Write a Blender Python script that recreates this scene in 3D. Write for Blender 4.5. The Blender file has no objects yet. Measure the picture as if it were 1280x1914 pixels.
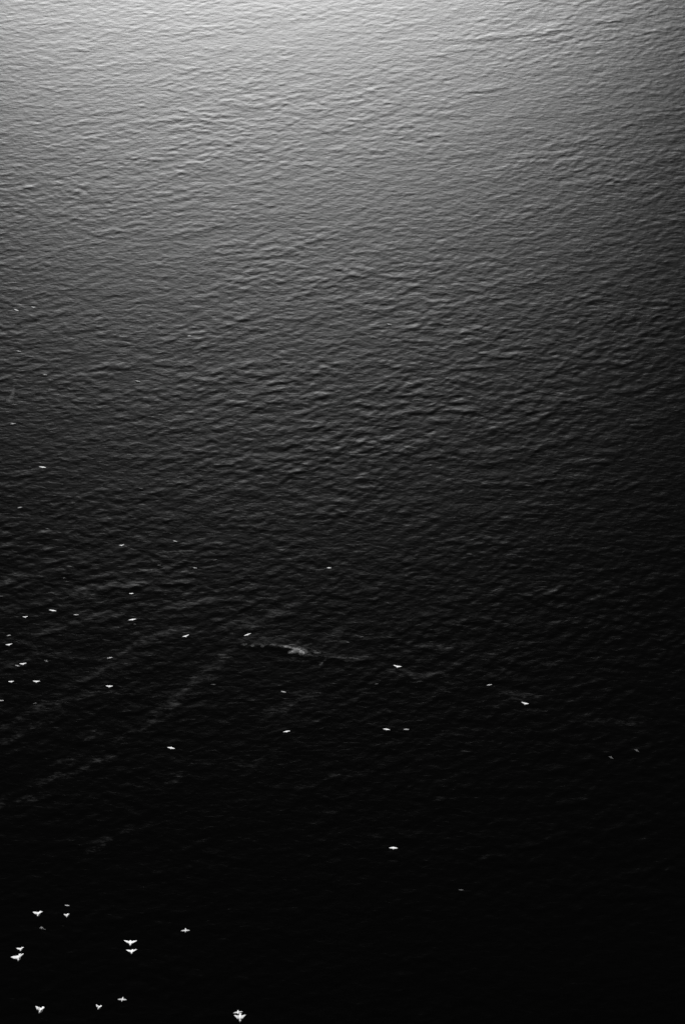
import bpy, bmesh, math, random
import numpy as np
from mathutils import Vector, Matrix

R = math.radians
scene = bpy.context.scene
col = scene.collection

# ------------------------------------------------------------------ camera
CAM_H = 150.0
PITCH = 52.0            # degrees below the horizon
VFOV = 36.0
cam_d = bpy.data.cameras.new('camera')
cam = bpy.data.objects.new('camera', cam_d)
col.objects.link(cam)
cam.location = (0, 0, CAM_H)
cam.rotation_euler = (R(90 - PITCH), 0, 0)
cam_d.sensor_fit = 'VERTICAL'
cam_d.sensor_height = 36.0
cam_d.angle = R(VFOV)
cam_d.lens = 18.0 / math.tan(R(VFOV) / 2)
cam_d.clip_start = 0.5
cam_d.clip_end = 60000
scene.camera = cam

# ------------------------------------------------------------------ sky and sun
SUN_EL, SUN_AZ = 22.0, -3.5      # azimuth: degrees to the right of the view
world = bpy.data.worlds.new('World')
scene.world = world
world.use_nodes = True
nt = world.node_tree
bg = nt.nodes['Background']
sky = nt.nodes.new('ShaderNodeTexSky')
sky.sky_type = 'NISHITA'
sky.sun_disc = False
sky.sun_elevation = R(SUN_EL)
sky.sun_rotation = R(SUN_AZ)
sky.air_density = 1.0
sky.dust_density = 1.0
sky.ozone_density = 1.0
# black and white film behind a red filter: the whole sky through its red record
sep = nt.nodes.new('ShaderNodeSeparateColor')
nt.links.new(sky.outputs[0], sep.inputs[0])
nt.links.new(sep.outputs[0], bg.inputs['Color'])
bg.inputs['Strength'].default_value = 0.05

sun_d = bpy.data.lights.new('sun', 'SUN')
sun_d.energy = 3.95
sun_d.angle = R(29)
sun_d.color = (1, 1, 1)
sun = bpy.data.objects.new('sun', sun_d)
col.objects.link(sun)
to_sun = Vector((math.sin(R(SUN_AZ)) * math.cos(R(SUN_EL)),
                 math.cos(R(SUN_AZ)) * math.cos(R(SUN_EL)), math.sin(R(SUN_EL))))
sun.rotation_euler = to_sun.to_track_quat('Z', 'Y').to_euler()

vs = scene.view_settings
vs.view_transform = 'Standard'
vs.look = 'None'
vs.exposure = 0.08
vs.gamma = 1.0

# ------------------------------------------------------------------ helpers
def tag(o, label=None, cat=None, group=None, kind=None):
    if label: o['label'] = label
    if cat: o['category'] = cat
    if group: o['group'] = group
    if kind: o['kind'] = kind
    return o

def new_mat(name):
    m = bpy.data.materials.new(name)
    m.use_nodes = True
    m.node_tree.nodes.clear()
    return m, m.node_tree.nodes, m.node_tree.links

F_PX = 957.0 / math.tan(R(VFOV) / 2)
def at(px, py, z=0.0):
    """the place at height z that the 1280 x 1914 photograph shows at px, py"""
    dx = (px - 640.0) / F_PX
    dy = (957.0 - py) / F_PX
    p = R(PITCH)
    d = Vector((dx, math.cos(p) + dy * math.sin(p), -math.sin(p) + dy * math.cos(p)))
    t = (z - CAM_H) / d.z
    return Vector((0, 0, CAM_H)) + d * t

# ------------------------------------------------------------------ the sea
WATER_ROUGH = 0.317
def water_material():
    m, n, l = new_mat('sea_water')
    out = n.new('ShaderNodeOutputMaterial')
    gl = n.new('ShaderNodeBsdfGlossy'); gl.distribution = 'BECKMANN'
    gl.inputs['Color'].default_value = (1, 1, 1, 1)
    gl.inputs['Roughness'].default_value = WATER_ROUGH
    # fine chop, a hand's breadth to half a metre long
    tcb = n.new('ShaderNodeTexCoord')
    mb = n.new('ShaderNodeMapping'); mb.inputs['Rotation'].default_value = (0, 0, R(-9)); mb.inputs['Scale'].default_value = (1.0, 2.4, 1)
    l.new(tcb.outputs['Object'], mb.inputs['Vector'])
    nb = n.new('ShaderNodeTexNoise'); nb.noise_dimensions = '2D'; nb.inputs['Scale'].default_value = 1.0; nb.inputs['Detail'].default_value = 2
    nb.inputs['Distortion'].default_value = .4
    l.new(mb.outputs[0], nb.inputs['Vector'])
    bp = n.new('ShaderNodeBump'); bp.inputs['Strength'].default_value = 1.0; bp.inputs['Distance'].default_value = 0.019
    l.new(nb.outputs[0], bp.inputs['Height']); l.new(bp.outputs[0], gl.inputs['Normal'])
    # cat's-paws: lines of fine ripples, too small to model, standing on the crests of the longer waves
    at_n = n.new('ShaderNodeAttribute'); at_n.attribute_name = 'cats_paw'
    tc = n.new('ShaderNodeTexCoord')
    mp = n.new('ShaderNodeMapping'); mp.inputs['Rotation'].default_value = (0, 0, R(-30)); mp.inputs['Scale'].default_value = (1.0, 4.6, 1)
    l.new(tc.outputs['Object'], mp.inputs['Vector'])
    nz = n.new('ShaderNodeTexNoise'); nz.inputs['Scale'].default_value = 1.0; nz.inputs['Detail'].default_value = 5
    nz.inputs['Roughness'].default_value = .62; nz.inputs['Distortion'].default_value = .8
    l.new(mp.outputs[0], nz.inputs['Vector'])
    rg = n.new('ShaderNodeMapRange'); rg.inputs['From Min'].default_value = .40; rg.inputs['From Max'].default_value = .62
    rg.inputs['To Min'].default_value = 0.15; rg.inputs['To Max'].default_value = 1.25
    l.new(nz.outputs[0], rg.inputs['Value'])
    ml = n.new('ShaderNodeMath'); ml.operation = 'MULTIPLY'
    l.new(rg.outputs[0], ml.inputs[0]); l.new(at_n.outputs['Fac'], ml.inputs[1])
    rr = n.new('ShaderNodeMath'); rr.operation = 'MULTIPLY_ADD'
    rr.inputs[1].default_value = 0.108; rr.inputs[2].default_value = WATER_ROUGH
    l.new(ml.outputs[0], rr.inputs[0]); l.new(rr.outputs[0], gl.inputs['Roughness'])
    df = n.new('ShaderNodeBsdfDiffuse'); df.inputs['Color'].default_value = (.0004, .0004, .0004, 1)
    fr = n.new('ShaderNodeFresnel'); fr.inputs['IOR'].default_value = 1.333
    mx = n.new('ShaderNodeMixShader')
    l.new(fr.outputs[0], mx.inputs[0]); l.new(df.outputs[0], mx.inputs[1]); l.new(gl.outputs[0], mx.inputs[2])
    l.new(mx.outputs[0], out.inputs['Surface'])
    return m

TILE_N, TILE_L = 1536, 245.76
def wave_fields(seed=7, crest=9.0, peak=2.0, slope=0.034, chop=0.9, lean=1.0):
    rng = np.random.default_rng(seed)
    N, L = TILE_N, TILE_L
    k1 = 2 * np.pi * np.fft.fftfreq(N, L / N)
    kx, ky = np.meshgrid(k1, k1)           # axis 0 = y, axis 1 = x
    k = np.hypot(kx, ky); k[0, 0] = 1
    kp = 2 * np.pi / peak
    ang = np.arctan2(ky, kx)
    wd = R(crest - 90)
    def spread(a, p):
        c = np.cos(ang - a)
        return np.abs(c) ** p * np.where(c > 0, 1.0, 0.25)
    # short-crested wind sea; longer waves better aligned than ripples
    p_al = np.clip(4.5 * (kp / k) ** 0.5, 1.8, 8)
    D = spread(wd, p_al) / (1 + 0.3 * p_al ** -1) * np.sqrt(p_al) + 0.22 * spread(R(crest - 90 + 30), 5.0) + 0.16 * spread(R(crest - 90 - 32), 5.0)
    S = k ** -3.8 * np.exp(-0.9 * (kp / k) ** 3) * D
    S *= np.exp(-(k * 0.05) ** 2)
    S[0, 0] = 0
    a = rng.normal(size=(N, N)) + 1j * rng.normal(size=(N, N))
    H = np.fft.fft2(np.fft.ifft2(a * np.sqrt(S)).real)
    sx = np.fft.ifft2(1j * kx * H).real; sy = np.fft.ifft2(1j * ky * H).real
    H *= slope / math.sqrt((sx ** 2 + sy ** 2).mean())
    # longer, better aligned waves that carry the ripples in slanting bands
    S2 = np.zeros_like(k)
    for wl, sl, cr, bw, al in ((5.0, .016, 12, .3, 4), (9.0, .008, 26, .3, 4)):
        kc = 2 * np.pi / wl
        part = k ** -1.0 * np.exp(-((k - kc) / (bw * kc)) ** 2) * spread(R(cr - 90), al)
        part *= 1.0 / ((part * k * k).sum()) * sl ** 2
        S2 += part
    b = rng.normal(size=(N, N)) + 1j * rng.normal(size=(N, N))
    H2 = np.fft.fft2(np.fft.ifft2(b * np.sqrt(S2)).real)
    sx = np.fft.ifft2(1j * kx * H2).real; sy = np.fft.ifft2(1j * ky * H2).real
    H2 *= 0.0045 / math.sqrt((sx ** 2 + sy ** 2).mean())
    # ripples stand up on the long crests and lie down in the troughs
    lw = np.fft.ifft2(H2).real; lw = lw / lw.std()
    h = np.fft.ifft2(H).real * np.clip(1.0 + 0.13 * lw, 0.5, 1.8)
    H = np.fft.fft2(h) + H2
    h = np.fft.ifft2(H).real
    dx = np.fft.ifft2(1j * kx / k * H).real * chop
    dy = np.fft.ifft2(1j * ky / k * H).real * chop
    # wind leans the crests towards the viewer: steep, narrow fronts
    dx += lean * h * math.cos(wd); dy += lean * h * math.sin(wd)
    return h, dx, dy

H_T, DX_T, DY_T = wave_fields()
def sample(T, X, Y):
    u = (X / TILE_L * TILE_N) % TILE_N; v = (Y / TILE_L * TILE_N) % TILE_N
    i = np.floor(u).astype(int); j = np.floor(v).astype(int)
    fu = u - i; fv = v - j
    i1 = (i + 1) % TILE_N; j1 = (j + 1) % TILE_N; i %= TILE_N; j %= TILE_N
    return ((T[j, i] * (1 - fu) + T[j, i1] * fu) * (1 - fv) + (T[j1, i] * (1 - fu) + T[j1, i1] * fu) * fv)

def axis(lo, hi, step, grow, end_lo, end_hi):
    core = np.arange(lo, hi + step / 2, step)
    def tail(end):
        out, s, d = [], step, 0.0
        while d < end:
            s *= grow; d += s; out.append(d)
        return np.array(out)
    return np.concatenate([(lo - tail(end_lo))[::-1], core, hi + tail(end_hi)])

def slick_mask(X, Y):
    """gusts and slicks: slow changes of how rough the water is, over tens of metres"""
    rng = np.random.default_rng(3)
    m = np.zeros_like(X)
    for wl, a in ((46, 1.0), (27, .8), (16, .6), (10, .4)):
        for _ in range(5):
            t = rng.uniform(0, math.pi); k = 2 * math.pi / wl
            m += a * np.sin(k * (X * math.cos(t) * .6 + Y * math.sin(t)) + rng.uniform(0, 6.28))
    m /= m.std()
    far = np.clip((Y - 105) / 110, 0, 1); far = far * far * (3 - 2 * far)      # calmer water farther off the headland
    return np.clip(1.0 + 0.16 * m, 0.5, 1.5) * (1.14 - 0.40 * far)

# crests of longer waves that can be told apart, as points on the water
def on_water(*pts): return [at(x, y) for x, y in pts]
def line_distance(X, Y, pts, reach):
    """nearest distance to a line of points, place along it (0..1) and far side (+) or near side (-)"""
    xs = [p.x for p in pts]; ys = [p.y for p in pts]
    sel = (X > min(xs) - reach) & (X < max(xs) + reach) & (Y > min(ys) - reach) & (Y < max(ys) + reach)
    x, y = X[sel], Y[sel]
    best = np.full(x.shape, 1e9); along = np.zeros_like(x); side = np.zeros_like(x)
    n = len(pts) - 1
    for q, (a, b) in enumerate(zip(pts[:-1], pts[1:])):
        ex, ey = b.x - a.x, b.y - a.y; ll = math.hypot(ex, ey)
        t = np.clip(((x - a.x) * ex + (y - a.y) * ey) / ll ** 2, 0, 1)
        qx, qy = x - a.x - t * ex, y - a.y - t * ey
        d = np.hypot(qx, qy); m = d < best
        best = np.where(m, d, best); along = np.where(m, (q + t) / n, along); side = np.where(m, qy, side)
    return sel, best, along, side

# crest, height in metres, reach of the near and the far face
RIDGES = [   # the long thin ones lie far out, at the upper right
    (on_water((425, 1208), (465, 1203), (510, 1206), (552, 1214), (590, 1224), (640, 1229), (700, 1236)), .035, .5, .8),
    (on_water((785, 108), (820, 104), (850, 97), (885, 90)), .019, .3, 1.2),
    (on_water((880, 76), (900, 73), (950, 70), (1025, 58), (1060, 52)), .019, .3, 1.2),
    (on_water((1110, 44), (1130, 41), (1190, 34)), .019, .3, 1.2),
    (on_water((870, 172), (915, 168), (960, 160)), .016, .3, 1.0),
]
# lines of fine ripples: crest, half width in metres, strength
PAWS = [(on_water(*p), w, a) for p, w, a in (
    (((-30, 1112), (0, 1095), (40, 1075), (100, 1062)), .45, .8), (((120, 1050), (200, 1040), (250, 1033)), .4, .5),
    (((60, 1125), (130, 1115), (190, 1095), (240, 1092), (290, 1085), (360, 1080)), .5, .9), (((-30, 1152), (0, 1147), (45, 1138)), .4, .8),
    (((60, 1190), (110, 1175), (160, 1157), (230, 1148)), .55, .8), (((270, 1140), (330, 1135), (380, 1122), (410, 1115)), .4, .9),
    (((-20, 1258), (0, 1250), (40, 1235), (75, 1220), (140, 1220)), .5, .85), (((190, 1235), (230, 1220), (260, 1205), (300, 1185), (350, 1178)), .45, .9),
    (((120, 1285), (160, 1268), (200, 1255), (260, 1230)), .55, .8), (((-20, 1372), (0, 1362), (40, 1345), (85, 1320), (120, 1312), (165, 1300), (200, 1285)), .4, 1.0),
    (((-20, 1400), (0, 1392), (40, 1370), (75, 1350), (110, 1340)), .4, 1.05), (((415, 1177), (470, 1168), (510, 1150), (555, 1132)), .45, 1.0),
    (((465, 1202), (430, 1218), (395, 1250), (355, 1278), (330, 1310), (300, 1335), (270, 1358), (215, 1387)), .42, .9), (((345, 1282), (385, 1268), (410, 1262)), .5, .8),
    (((150, 1387), (200, 1367)), .3, .9), (((50, 1468), (110, 1455), (145, 1437), (190, 1425), (215, 1410)), .4, 1.25), (((100, 1428), (145, 1422)), .25, 1.0),
    (((-20, 1512), (0, 1500), (20, 1488)), .35, 1.25), (((15, 1507), (95, 1487)), .25, 1.1), (((150, 1600), (200, 1573), (250, 1550)), .4, 1.35),
    (((485, 1345), (530, 1328), (560, 1310), (595, 1290)), .5, .9), (((420, 1435), (470, 1430), (510, 1412)), .3, .9),
    (((590, 1248), (610, 1231), (650, 1230), (695, 1235)), .28, 1.0), (((730, 1256), (780, 1263), (840, 1262)), .3, .95),
    (((755, 1217), (800, 1211), (850, 1208), (890, 1212)), .35, .85), (((915, 1297), (970, 1300), (1030, 1304)), .3, 1.0),
    (((1080, 1350), (1160, 1348), (1220, 1351)), .45, .9), (((300, 1472), (340, 1445)), .4, .7), (((600, 1195), (630, 1188), (650, 1170)), .35, .8),
    (((930, 1256), (965, 1254)), .3, .7), (((985, 1242), (1060, 1238)), .4, .6), (((440, 1208), (480, 1202), (540, 1210)), .3, .9))]

def crest_ridge(X, Y):
    Z = np.zeros_like(X)
    for pts, amp, wn, wf in RIDGES:
        sel, d, t, side = line_distance(X, Y, pts, 4.0)
        Z[sel] += amp * np.sin(np.pi * np.clip(t * .96 + .02, 0, 1)) ** .5 * np.exp(-(d / np.where(side > 0, wf, wn)) ** 2)
    return Z

def cats_paws(X, Y):
    """ragged lines of fine ripples on the crests, wandering a little off the crest line"""
    M = np.zeros_like(X)
    rng = np.random.default_rng(12)
    wx = np.zeros_like(X); wy = np.zeros_like(X)
    near = (np.abs(X) < 70) & (Y > 40) & (Y < 240)
    for wl, a in ((3.7, .24), (1.9, .12), (1.0, .09), (.6, .07), (.4, .05)):
        for w in (wx, wy):
            for _ in range(3):
                th = rng.uniform(0, 6.28)
                w[near] += a * .6 * np.sin(2 * math.pi / wl * (X[near] * math.cos(th) + Y[near] * math.sin(th)) + rng.uniform(0, 6.28))
    for pts, w, a in PAWS:
        sel, d, t, side = line_distance(X + wx, Y + wy, pts, 3.0)
        M[sel] = np.maximum(M[sel], a * np.sin(np.pi * np.clip(t * .94 + .03, 0, 1)) ** .4 * np.exp(-(d / np.where(side > 0, w * 1.25, w * .7)) ** 2))
    return M

def build_sea():
    xs = axis(-62, 62, 0.19, 1.07, 30000, 30000)
    ys = axis(46, 296, 0.19, 1.07, 20000, 40000)
    gx = np.gradient(xs); gy = np.gradient(ys)
    X, Y = np.meshgrid(xs, ys)
    st = np.maximum.outer(gy, gx)
    fade = np.clip((1.8 - st) / 1.3, 0, 1)
    slick = slick_mask(X, Y)
    Z = sample(H_T, X, Y) * fade * slick + crest_ridge(X, Y)
    fade = fade * slick
    PX = X + sample(DX_T, X, Y) * fade; PY = Y + sample(DY_T, X, Y) * fade
    ny, nx = X.shape
    co = np.stack([PX, PY, Z], -1).reshape(-1, 3).astype(np.float32)
    idx = np.arange(ny * nx, dtype=np.int32).reshape(ny, nx)
    q = np.stack([idx[:-1, :-1], idx[:-1, 1:], idx[1:, 1:], idx[1:, :-1]], -1).reshape(-1, 4)
    me = bpy.data.meshes.new('sea')
    me.vertices.add(len(co)); me.vertices.foreach_set('co', co.ravel())
    me.loops.add(q.size); me.loops.foreach_set('vertex_index', q.ravel())
    me.polygons.add(len(q))
    me.polygons.foreach_set('loop_start', np.arange(0, q.size, 4, dtype=np.int32))
    me.polygons.foreach_set('use_smooth', np.ones(len(q), dtype=bool))
    me.update(calc_edges=True)
    pa = me.attributes.new('cats_paw', 'FLOAT', 'POINT')
    pa.data.foreach_set('value', cats_paws(X, Y).astype(np.float32).ravel())
    me.materials.append(water_material())
    o = bpy.data.objects.new('sea', me); col.objects.link(o)
    return tag(o, 'dark rippled sea water under a low hazy sun', kind='structure')

sea = build_sea()

# ------------------------------------------------------------------ gulls
def gull_material(name, white, mantle, tip):
    m, n, l = new_mat(name)
    out = n.new('ShaderNodeOutputMaterial')
    tc = n.new('ShaderNodeTexCoord'); sp = n.new('ShaderNodeSeparateXYZ')
    l.new(tc.outputs['Object'], sp.inputs[0])
    ab = n.new('ShaderNodeMath'); ab.operation = 'ABSOLUTE'; l.new(sp.outputs['X'], ab.inputs[0])
    # white body, pale mantle on the wings, dark tips
    r1 = n.new('ShaderNodeValToRGB')
    e = r1.color_ramp.elements
    e[0].position = 0.05; e[0].color = (white,) * 3 + (1,)
    e[1].position = 0.12; e[1].color = (mantle,) * 3 + (1,)
    a = e.new(0.40); a.color = (mantle,) * 3 + (1,)
    b = e.new(0.47); b.color = (tip,) * 3 + (1,)
    l.new(ab.outputs[0], r1.inputs[0])
    # bill
    gt = n.new('ShaderNodeMath'); gt.operation = 'GREATER_THAN'; gt.inputs[1].default_value = 0.222
    l.new(sp.outputs['Y'], gt.inputs[0])
    mc = n.new('ShaderNodeMix'); mc.data_type = 'RGBA'
    l.new(gt.outputs[0], mc.inputs['Factor']); l.new(r1.outputs[0], mc.inputs['A']); mc.inputs['B'].default_value = (.3, .3, .3, 1)
    nz = n.new('ShaderNodeTexNoise'); nz.inputs['Scale'].default_value = 40
    l.new(tc.outputs['Object'], nz.inputs['Vector'])
    mr = n.new('ShaderNodeMapRange'); mr.inputs['To Min'].default_value = .9; mr.inputs['To Max'].default_value = 1.04
    l.new(nz.outputs[0], mr.inputs['Value'])
    mm = n.new('ShaderNodeMix'); mm.data_type = 'RGBA'; mm.blend_type = 'MULTIPLY'; mm.inputs['Factor'].default_value = 1
    l.new(mc.outputs['Result'], mm.inputs['A']); l.new(mr.outputs[0], mm.inputs['B'])
    df = n.new('ShaderNodeBsdfDiffuse'); tr = n.new('ShaderNodeBsdfTranslucent')
    l.new(mm.outputs['Result'], df.inputs['Color']); l.new(mm.outputs['Result'], tr.inputs['Color'])
    mx = n.new('ShaderNodeMixShader'); mx.inputs[0].default_value = 0.12
    l.new(df.outputs[0], mx.inputs[1]); l.new(tr.outputs[0], mx.inputs[2])
    l.new(mx.outputs[0], out.inputs['Surface'])
    return m

WHITE_GULL = gull_material('white_plumage', .92, .88, .70)
MANTLE_GULL = gull_material('pale_mantle_plumage', .92, .66, .30)
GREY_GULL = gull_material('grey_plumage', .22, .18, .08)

def loft(bm, rings):
    """closed surface through rings of equally many points"""
    vr = [[bm.verts.new(p) for p in r] for r in rings]
    for a, b in zip(vr[:-1], vr[1:]):
        k = len(a)
        for i in range(k):
            bm.faces.new((a[i], a[(i + 1) % k], b[(i + 1) % k], b[i]))
    bm.faces.new(vr[0][::-1]); bm.faces.new(vr[-1])

def gull_mesh(name, arm_up, hand_up, sweep, hand_sweep, span=1.0, spread=True, chord=1.5, bulk=1.2, length=1.0):
    """arm_up / hand_up: how far the inner and outer wing are raised, in degrees"""
    bm = bmesh.new()
    # trunk: tail base, belly, chest, neck, head, bill
    prof = ((-.235, .010, .006, .012), (-.19, .030, .020, .008), (-.12, .052, .046, .0), (-.03, .064, .060, -.006),
            (.05, .060, .058, -.004), (.105, .045, .046, .006), (.145, .034, .036, .016), (.180, .035, .036, .020),
            (.208, .024, .024, .018), (.225, .010, .011, .012), (.262, .006, .007, .006), (.278, .002, .003, .0))
    rings = []
    for y, w, h, z in prof:
        y = y * length
        w *= bulk; h *= bulk
        rings.append([(w * math.cos(t), y, z + h * math.sin(t)) for t in [i * math.pi / 5 for i in range(10)]])
    loft(bm, rings)
    # tail fan
    rings = []
    for y, w, h in ((-.17, .026, .014), (-.24, .052, .010), (-.30, .070, .008), (-.318, .060, .006)):
        y *= length
        rings.append([(-w, y, .010 - h), (0, y - .006, .010 - h), (w, y, .010 - h), (w, y, .010 + h), (0, y - .006, .010 + h * 1.3), (-w, y, .010 + h)])
    loft(bm, rings)
    for s in (-1, 1):
        rings = []
        if spread:
            # root, elbow, wrist, hand, tip: along the wing, chord, thickness
            stations = ((.02, .150, .026), (.08, .150, .024), (.16, .140, .020), (.245, .130, .018), (.34, .098, .014), (.43, .062, .011), (.50, .022, .008))
            x = z = 0.0; prev = 0.0; ylead = .085
            for d, ch, th in stations:
                step = (d - prev) * span * 1.0; prev = d
                inner = d <= .25
                el = R(arm_up if inner else hand_up); sw = R(sweep if inner else hand_sweep)
                x += step * math.cos(el) * math.cos(sw); z += step * math.sin(el); ylead += step * math.sin(sw)
                c = ch * (chord if d < .3 else min(chord, 1.7))
                pts = ((0, 0), (-.25, .9), (-.6, .7), (-1, .25), (-1, -.25), (-.6, -.3), (-.25, -.6))
                n = Vector((-math.sin(el), 0, math.cos(el)))
                rings.append([(s * (x + n.x * q * th), ylead + p * c, .022 + z + n.z * q * th) for p, q in pts])
        else:
            # wings folded along the back, tips crossing over the tail
            for y, xo, zo, w, h in ((.07, .030, .030, .020, .020), (.02, .045, .030, .026, .036), (-.08, .044, .030, .026, .036),
                                    (-.18, .026, .030, .018, .020), (-.28, .008, .030, .010, .009), (-.34, -.004, .034, .004, .004)):
                rings.append([(s * (xo + w * math.cos(t)), y, zo + h * math.sin(t)) for t in [i * math.pi / 4 for i in range(8)]])
        loft(bm, rings)
    bmesh.ops.recalc_face_normals(bm, faces=bm.faces)
    me = bpy.data.meshes.new(name); bm.to_mesh(me); bm.free()
    # one continuous skin
    tmp = bpy.data.objects.new('gull_form', me); col.objects.link(tmp)
    md = tmp.modifiers.new('skin', 'REMESH'); md.mode = 'VOXEL'; md.voxel_size = 0.009; md.use_smooth_shade = True
    dg = bpy.context.evaluated_depsgraph_get()
    out = bpy.data.meshes.new_from_object(tmp.evaluated_get(dg))
    bpy.data.objects.remove(tmp)
    out.name = name
    out.materials.clear()
    return out

FORMS = {
    'glide':  gull_mesh('gull_gliding', 14, -8, 8, -22),
    'raised': gull_mesh('gull_wings_raised', 38, 30, 6, -14),
    'high':   gull_mesh('gull_wings_high', 58, 50, 6, -18),
    'flat':   gull_mesh('gull_wings_level', 5, -2, 10, -16),
    'bent':   gull_mesh('gull_wings_bent', 24, -22, 24, -46),
    'flare':  gull_mesh('gull_flaring', 36, 12, 14, -34, span=1.0, chord=1.75, bulk=1.45),
    'fold':   gull_mesh('gull_wings_folding', 52, 18, 24, -44, span=.95, chord=1.75, bulk=1.5),
    'soar':   gull_mesh('gull_soaring', 12, -4, 8, -26, span=.95, chord=1.8, bulk=1.4, length=.78),
    'turn':   gull_mesh('gull_turning', 26, 4, 14, -34, span=.95, chord=1.8, bulk=1.45, length=.8),
    'afloat': gull_mesh('gull_afloat', 0, 0, 0, 0, spread=False),
}
GREY_FORMS = {}
for key in FORMS:
    FORMS[key].materials.append(WHITE_GULL if key in ('flare', 'fold', 'soar', 'turn') else MANTLE_GULL)
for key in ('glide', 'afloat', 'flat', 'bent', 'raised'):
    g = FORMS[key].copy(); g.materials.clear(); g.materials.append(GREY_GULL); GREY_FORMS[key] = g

def water_z(x, y):
    hit, p, nrm, i = sea.ray_cast((x, y, 20.0), (0, 0, -1))
    return p.z if hit else 0.0

def gull(px, py, form, size, label, head=0, nose=0, bank=0, z=None, grey=False, group='gulls on the wing'):
    """head: degrees, 0 = flying away from the viewer, 90 = to the left; nose up and bank to the right are positive"""
    me = (GREY_FORMS if grey else FORMS)[form]
    o = bpy.data.objects.new('gull', me); col.objects.link(o)
    if form == 'afloat':
        p = at(px, py, 0.0); p.z = water_z(p.x, p.y) + 0.035 * size
    else:
        p = at(px, py, 3.0 if z is None else z)
    o.location = p
    o.rotation_mode = 'XYZ'
    o.matrix_world = Matrix.Translation(p) @ Matrix.Rotation(R(head), 4, 'Z') @ Matrix.Rotation(R(nose), 4, 'X') @ Matrix.Rotation(R(bank), 4, 'Y') @ Matrix.Scale(size, 4)
    return tag(o, label, 'gull', group)

# the birds, one by one
FLY, SIT = 'gulls on the wing', 'small birds resting on the water'
# ---- the near group at the foot of the picture
gull(36, 1791, 'flare', 1.65, 'biggest, brightest white gull, low at the left edge with one smaller gull just above it', 180, 20, 20, 9)
gull(40, 1775, 'flare', 1.05, 'smaller white gull right above the biggest one at the left edge', 168, 24, 24, 6)
gull(73, 1709, 'flare', 1.35, 'bright white gull with its right wing raised, uppermost big one near the lower left corner', 165, 20, 22, 8)
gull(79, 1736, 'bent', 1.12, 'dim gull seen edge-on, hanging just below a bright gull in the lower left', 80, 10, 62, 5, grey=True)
gull(126, 1712, 'fold', 0.95, 'compact bright gull with raised wings below a fainter speck, lower left', 176, 20, 8, 6)
gull(127, 1693, 'afloat', 0.85, 'small faint bird just above a compact bright gull, lower left', -96, group=SIT)
gull(244, 1764, 'flare', 1.51, 'white gull in a wide V, the upper of a close pair in the lower left', 186, 30, -8, 9)
gull(247, 1780, 'flare', 1.29, 'white gull in a wide V, the lower of a close pair in the lower left', 178, 30, 6, 8)
gull(347, 1740, 'glide', 0.92, 'gull with thin spread wings alone right of the close pair', 182, 14, 2, 7)
gull(77, 1889, 'fold', 1.55, 'white gull with wings held high, lowest at the left near the bottom edge', 160, 22, 14, 9)
gull(186, 1884, 'fold', 1.06, 'white gull with bent wings near the bottom edge, second from the left corner', 150, 22, 18, 6)
gull(229, 1869, 'glide', 0.95, 'small gull with thin wings near the bottom edge, third from the left corner', 172, 14, 8, 7)
gull(449, 1904, 'fold', 1.75, 'big white wedge-shaped gull cut close by the bottom edge', 182, 16, 0, 11)
gull(445, 1893, 'glide', 0.95, 'smaller gull touching the top of the big wedge-shaped one at the bottom edge', 184, 24, 6, 6)
gull(735, 1586, 'soar', 1.00, 'lone white gull over the blackest water right of centre', 179, 24, -1, 4)
# ---- the middle band
gull(320, 1399, 'soar', 0.95, 'lone white gull over black water, lower left of the whitecap and below all others there', 173, 24, -5)
gull(536, 1368, 'soar', 0.88, 'white gull directly below the whitecap, over black water', 191, 31, 0)
gull(722, 1364, 'soar', 0.88, 'brighter left gull of a level pair below and right of the whitecap', 170, 31, 1)
gull(758, 1364, 'afloat', 1.06, 'fainter right bird of a level pair below and right of the whitecap', 90, group=SIT)
gull(980, 1316, 'turn', 1.05, 'white gull farthest right of all the bright ones', 178, 23, -13)
gull(742, 1247, 'turn', 1.15, 'bright white gull right of the whitecap, close above its trailing crest', 176, 28, -8)
gull(205, 1284, 'turn', 1.00, 'bright white gull halfway between the left edge group and the whitecap, below its level', 174, 23, 3)
gull(69, 1275, 'turn', 1.00, 'bright right gull of a level pair near the left edge', 175, 25, 4)
gull(22, 1275, 'turn', 0.80, 'duller left gull of a level pair near the left edge', 178, 22, 6)
gull(44, 1242, 'turn', 1.00, 'white gull with ragged wings above the level pair at the left edge', 184, 26, 3)
gull(34, 1245, 'afloat', 0.85, 'tiny bird touching the left side of a ragged-winged gull near the left edge', -104, group=SIT)
gull(18, 1206, 'turn', 0.95, 'flat bright gull close to the left edge with a tiny dim bird above', 184, 23, 6)
gull(18, 1188, 'afloat', 0.81, 'tiny dim bird above a flat bright gull at the left edge', -80, group=SIT)
gull(48, 1154, 'turn', 0.78, 'white gull to the lower left of the brightest one in the upper left group', 189, 30, -3)
gull(99, 1142, 'soar', 1.00, 'brightest gull of the upper group near the left edge', 172, 32, -3)
gull(142, 1150, 'afloat', 1.02, 'small bird just right of the brightest gull of the upper left group', 90, group=SIT)
gull(248, 1159, 'soar', 1.00, 'bright gull with a dim speck under its right wing, left of the whitecap', 194, 27, -3)
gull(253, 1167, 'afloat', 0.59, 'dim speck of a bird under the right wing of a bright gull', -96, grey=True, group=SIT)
gull(348, 1190, 'turn', 0.98, 'white gull level with the whitecap on its left side', 194, 26, 6)
gull(463, 1187, 'soar', 0.95, 'white gull tilted to the left just above the left end of the whitecap', 188, 29, 15)
gull(246, 1110, 'soar', 0.62, 'small pale gull straight above the one with the dim speck', 181, 24, 0)
gull(207, 1230, 'afloat', 1.10, 'small pale bird above the bright gull left of and below the whitecap', -80, group=SIT)
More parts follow.
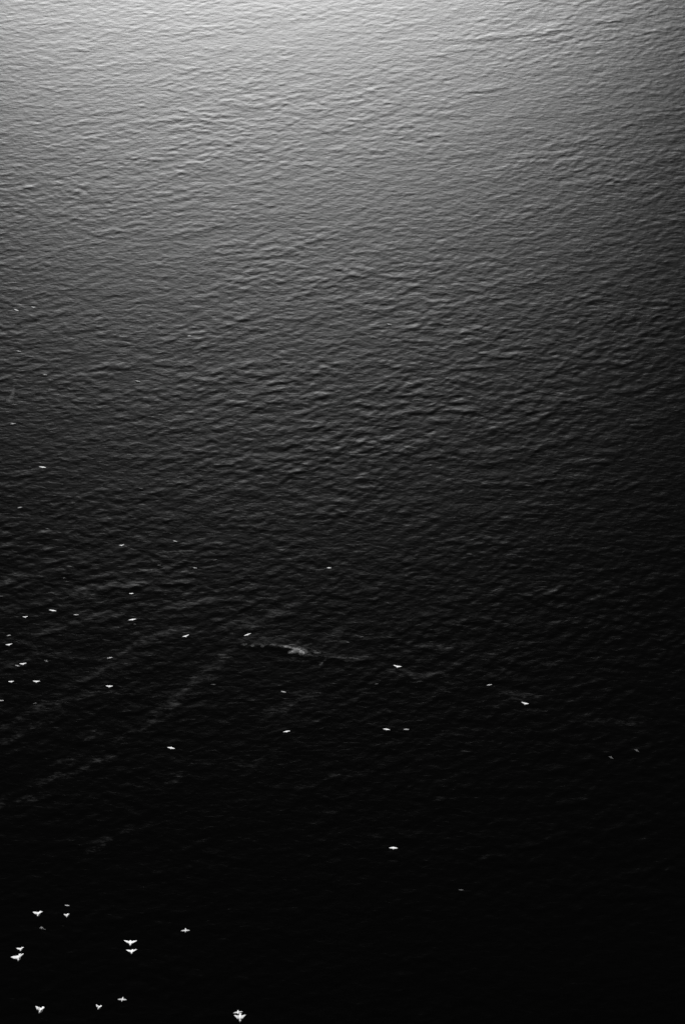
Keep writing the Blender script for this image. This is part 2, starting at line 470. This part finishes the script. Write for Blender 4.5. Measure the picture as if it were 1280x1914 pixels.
gull(87, 1236, 'bent', 0.72, 'dim grey gull right of the ragged-winged gull near the left edge', 165, 18, -14, 1, grey=True)
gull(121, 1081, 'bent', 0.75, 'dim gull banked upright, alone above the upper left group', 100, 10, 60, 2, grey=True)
gull(228, 1020, 'turn', 0.75, 'pale gull alone in mid picture, left of two small specks', 191, 29, -3)
# ---- small birds farther out
gull(327, 1012, 'afloat', 0.94, 'small pale bird right of and slightly above a pale gull in mid picture', 74, group=SIT)
gull(364, 1062, 'afloat', 0.85, 'small pale bird on dark water above the bright gull beside the whitecap', 82, group=SIT)
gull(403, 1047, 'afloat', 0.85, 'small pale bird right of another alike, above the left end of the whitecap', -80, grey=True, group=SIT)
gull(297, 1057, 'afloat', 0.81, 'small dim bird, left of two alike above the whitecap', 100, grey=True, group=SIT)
gull(615, 1062, 'soar', 0.62, 'small pale gull alone high above the whitecap, right of centre line of its foam', 180, 24, 0, 1)
gull(80, 874, 'soar', 1.00, 'brightest gull of the upper half, near the left edge', 183, 23, -10)
gull(24, 793, 'afloat', 1.19, 'bright small bird at the left edge, below a faint streak of spray', 100, group=SIT)
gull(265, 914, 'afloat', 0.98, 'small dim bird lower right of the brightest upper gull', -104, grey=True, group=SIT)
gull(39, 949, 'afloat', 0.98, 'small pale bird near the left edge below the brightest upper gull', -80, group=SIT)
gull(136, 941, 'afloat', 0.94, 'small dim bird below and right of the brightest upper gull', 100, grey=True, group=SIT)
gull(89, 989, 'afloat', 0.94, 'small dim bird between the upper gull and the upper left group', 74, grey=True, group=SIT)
gull(257, 713, 'afloat', 1.19, 'small pale bird on grey ripples, right of all others at its height', 74, group=SIT)
gull(31, 580, 'soar', 0.80, 'left one of two pale gulls highest up at the left', 162, 26, -10, 1)
gull(63, 575, 'turn', 0.75, 'right one of two pale gulls highest up at the left', 187, 26, -11, 1)
gull(35, 657, 'afloat', 1.10, 'small bird below the two highest gulls, near the left edge', 82, group=SIT)
gull(84, 701, 'afloat', 1.02, 'small dim bird upper right of a faint streak of spray', 82, group=SIT)
gull(354, 628, 'flat', 0.60, 'faint pale gull on grey ripples, left of centre in the upper third', 182, 22, 0, 1)
gull(726, 607, 'afloat', 1.19, 'lone pale bird on the grey water right of centre, above all others there', 74, group=SIT)
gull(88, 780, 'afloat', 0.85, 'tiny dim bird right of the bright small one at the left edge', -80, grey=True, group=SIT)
# ---- specks around and right of the whitecap
gull(531, 1294, 'afloat', 1.02, 'small pale bird below the whitecap, above a white gull', -104, group=SIT)
gull(400, 1280, 'afloat', 0.81, 'small dim bird below the left end of the whitecap', -96, grey=True, group=SIT)
gull(913, 1281, 'afloat', 1.06, 'small pale bird upper left of the gull farthest right', 100, group=SIT)
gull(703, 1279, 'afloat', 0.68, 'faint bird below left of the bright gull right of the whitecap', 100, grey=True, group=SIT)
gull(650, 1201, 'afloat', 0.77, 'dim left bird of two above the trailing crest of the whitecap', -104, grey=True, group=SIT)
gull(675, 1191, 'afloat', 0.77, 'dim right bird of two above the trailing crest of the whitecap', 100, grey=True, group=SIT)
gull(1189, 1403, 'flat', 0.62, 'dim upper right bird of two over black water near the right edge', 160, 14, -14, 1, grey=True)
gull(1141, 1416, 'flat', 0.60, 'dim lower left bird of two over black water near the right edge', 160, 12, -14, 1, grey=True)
gull(862, 1664, 'afloat', 0.85, 'dim bird alone on black water, lower right of the lone gull', -96, grey=True, group=SIT)
gull(67, 1315, 'afloat', 0.77, 'dim speck of a bird below the level pair near the left edge', -80, grey=True, group=SIT)
gull(2, 1310, 'afloat', 0.94, 'dim bird cut by the left edge below the level pair', 90, group=SIT)
gull(2, 1115, 'afloat', 0.85, 'dim bird cut by the left edge above the upper left group', 90, grey=True, group=SIT)

# ------------------------------------------------------------------ foam
def foam_material():
    m, n, l = new_mat('sea_foam')
    out = n.new('ShaderNodeOutputMaterial')
    tc = n.new('ShaderNodeTexCoord')
    nz = n.new('ShaderNodeTexNoise'); nz.inputs['Scale'].default_value = 3; nz.inputs['Detail'].default_value = 3
    l.new(tc.outputs['Object'], nz.inputs['Vector'])
    mr = n.new('ShaderNodeMapRange'); mr.inputs['From Min'].default_value = .35; mr.inputs['From Max'].default_value = .68
    mr.inputs['To Min'].default_value = .25; mr.inputs['To Max'].default_value = .55
    l.new(nz.outputs[0], mr.inputs['Value'])
    df = n.new('ShaderNodeBsdfDiffuse'); l.new(mr.outputs[0], df.inputs['Color'])
    # bubbles cover the water only in part where the foam thins out
    cv = n.new('ShaderNodeAttribute'); cv.attribute_name = 'cover'
    tr = n.new('ShaderNodeBsdfTransparent'); mx = n.new('ShaderNodeMixShader')
    l.new(cv.outputs['Fac'], mx.inputs[0]); l.new(tr.outputs[0], mx.inputs[1]); l.new(df.outputs[0], mx.inputs[2])
    l.new(mx.outputs[0], out.inputs['Surface'])
    return m
FOAM = foam_material()

from mathutils import noise as mnoise
def foam(name, lumps, label, cat, cell=0.045):
    """lacy foam lying on the water: px, py, half length px, half width px, turn, strength"""
    base = at(lumps[0][0], lumps[0][1])
    L = []
    for px, py, lw, wd, turn, amt in lumps:
        c = at(px, py); sx = at(px + 1, py).x - c.x; sy = at(px, py - 1).y - c.y
        L.append((c.x, c.y, lw, wd, math.cos(R(turn)), math.sin(R(turn)), amt, sx, sy))
    keep = {}
    for cx, cy, lw, wd, ct, st, amt, sx, sy in L:
        rx = max(lw, wd) * sx * 2.2; ry = max(lw, wd) * sy * 2.2
        for i in range(int((cx - rx) / cell), int((cx + rx) / cell) + 1):
            for j in range(int((cy - ry) / cell), int((cy + ry) / cell) + 1):
                x, y = i * cell, j * cell
                u, v = (x - cx) / sx, (y - cy) / sy
                a, b = (u * ct + v * st) / lw, (-u * st + v * ct) / wd
                keep[i, j] = keep.get((i, j), 0) + amt * math.exp(-(a * a + b * b))
    bm = bmesh.new(); vs = {}
    lay = bm.verts.layers.float.new('cover')
    def vert(i, j):
        if (i, j) not in vs:
            x, y = i * cell, j * cell
            n = mnoise.noise((x * 7, y * 7, 2.0)) + .6 * mnoise.noise((x * 17, y * 17, 5.0))
            v = bm.verts.new((x - base.x, y - base.y, water_z(x, y) + .03 + .03 * n))
            m = mnoise.noise((x * 3.5, y * 3.5, 0.3)) + .7 * mnoise.noise((x * 8, y * 8, 3.3)) + .4 * mnoise.noise((x * 17, y * 17, 6.0))
            e = keep.get((i, j), 0)
            v[lay] = max(0.0, min(1.0, e * (.70 + .55 * m) - .10))
            vs[i, j] = v
        return vs[i, j]
    for (i, j), e in keep.items():
        if e > .10:
            bm.faces.new([vert(i, j), vert(i + 1, j), vert(i + 1, j + 1), vert(i, j + 1)])
    me = bpy.data.meshes.new(name); bm.to_mesh(me); bm.free()
    me.polygons.foreach_set('use_smooth', [True] * len(me.polygons))
    me.materials.append(FOAM)
    o = bpy.data.objects.new(name, me); col.objects.link(o); o.location = (base.x, base.y, 0)
    return tag(o, label, cat, kind='stuff')

foam('whitecap', [
    (560, 1216, 10, 6, -10, .85), (568, 1220, 6, 5, 0, .6), (546, 1219, 6, 2.6, 10, 1.5), (535, 1209, 7, 2, -8, 1.2),
    (551, 1213, 11, 2, -12, .7), (588, 1218, 5, 3, -20, .45), (596, 1221, 4, 2.5, 0, .5), (600, 1241, 4, 3, 20, .45),
    (510, 1206, 26, 1.6, -5, .35), (491, 1208, 4, 2.4, 0, .5), (472, 1207, 4.5, 2.6, 0, .5), (455, 1205, 9, 3, 0, .35),
    (650, 1230, 46, 1.8, -3, .36), (580, 1224, 16, 5, -10, .2)],
    'ragged whitecap of pale foam breaking on a crest near the middle', 'whitecap')
foam('foam_streak', [
    (18, 747, 6, 6, 40, .42), (24, 737, 5, 9, 20, .36), (27, 722, 3.5, 15, 0, .26)],
    'faint upright streak of foam on the water at the left edge', 'foam')
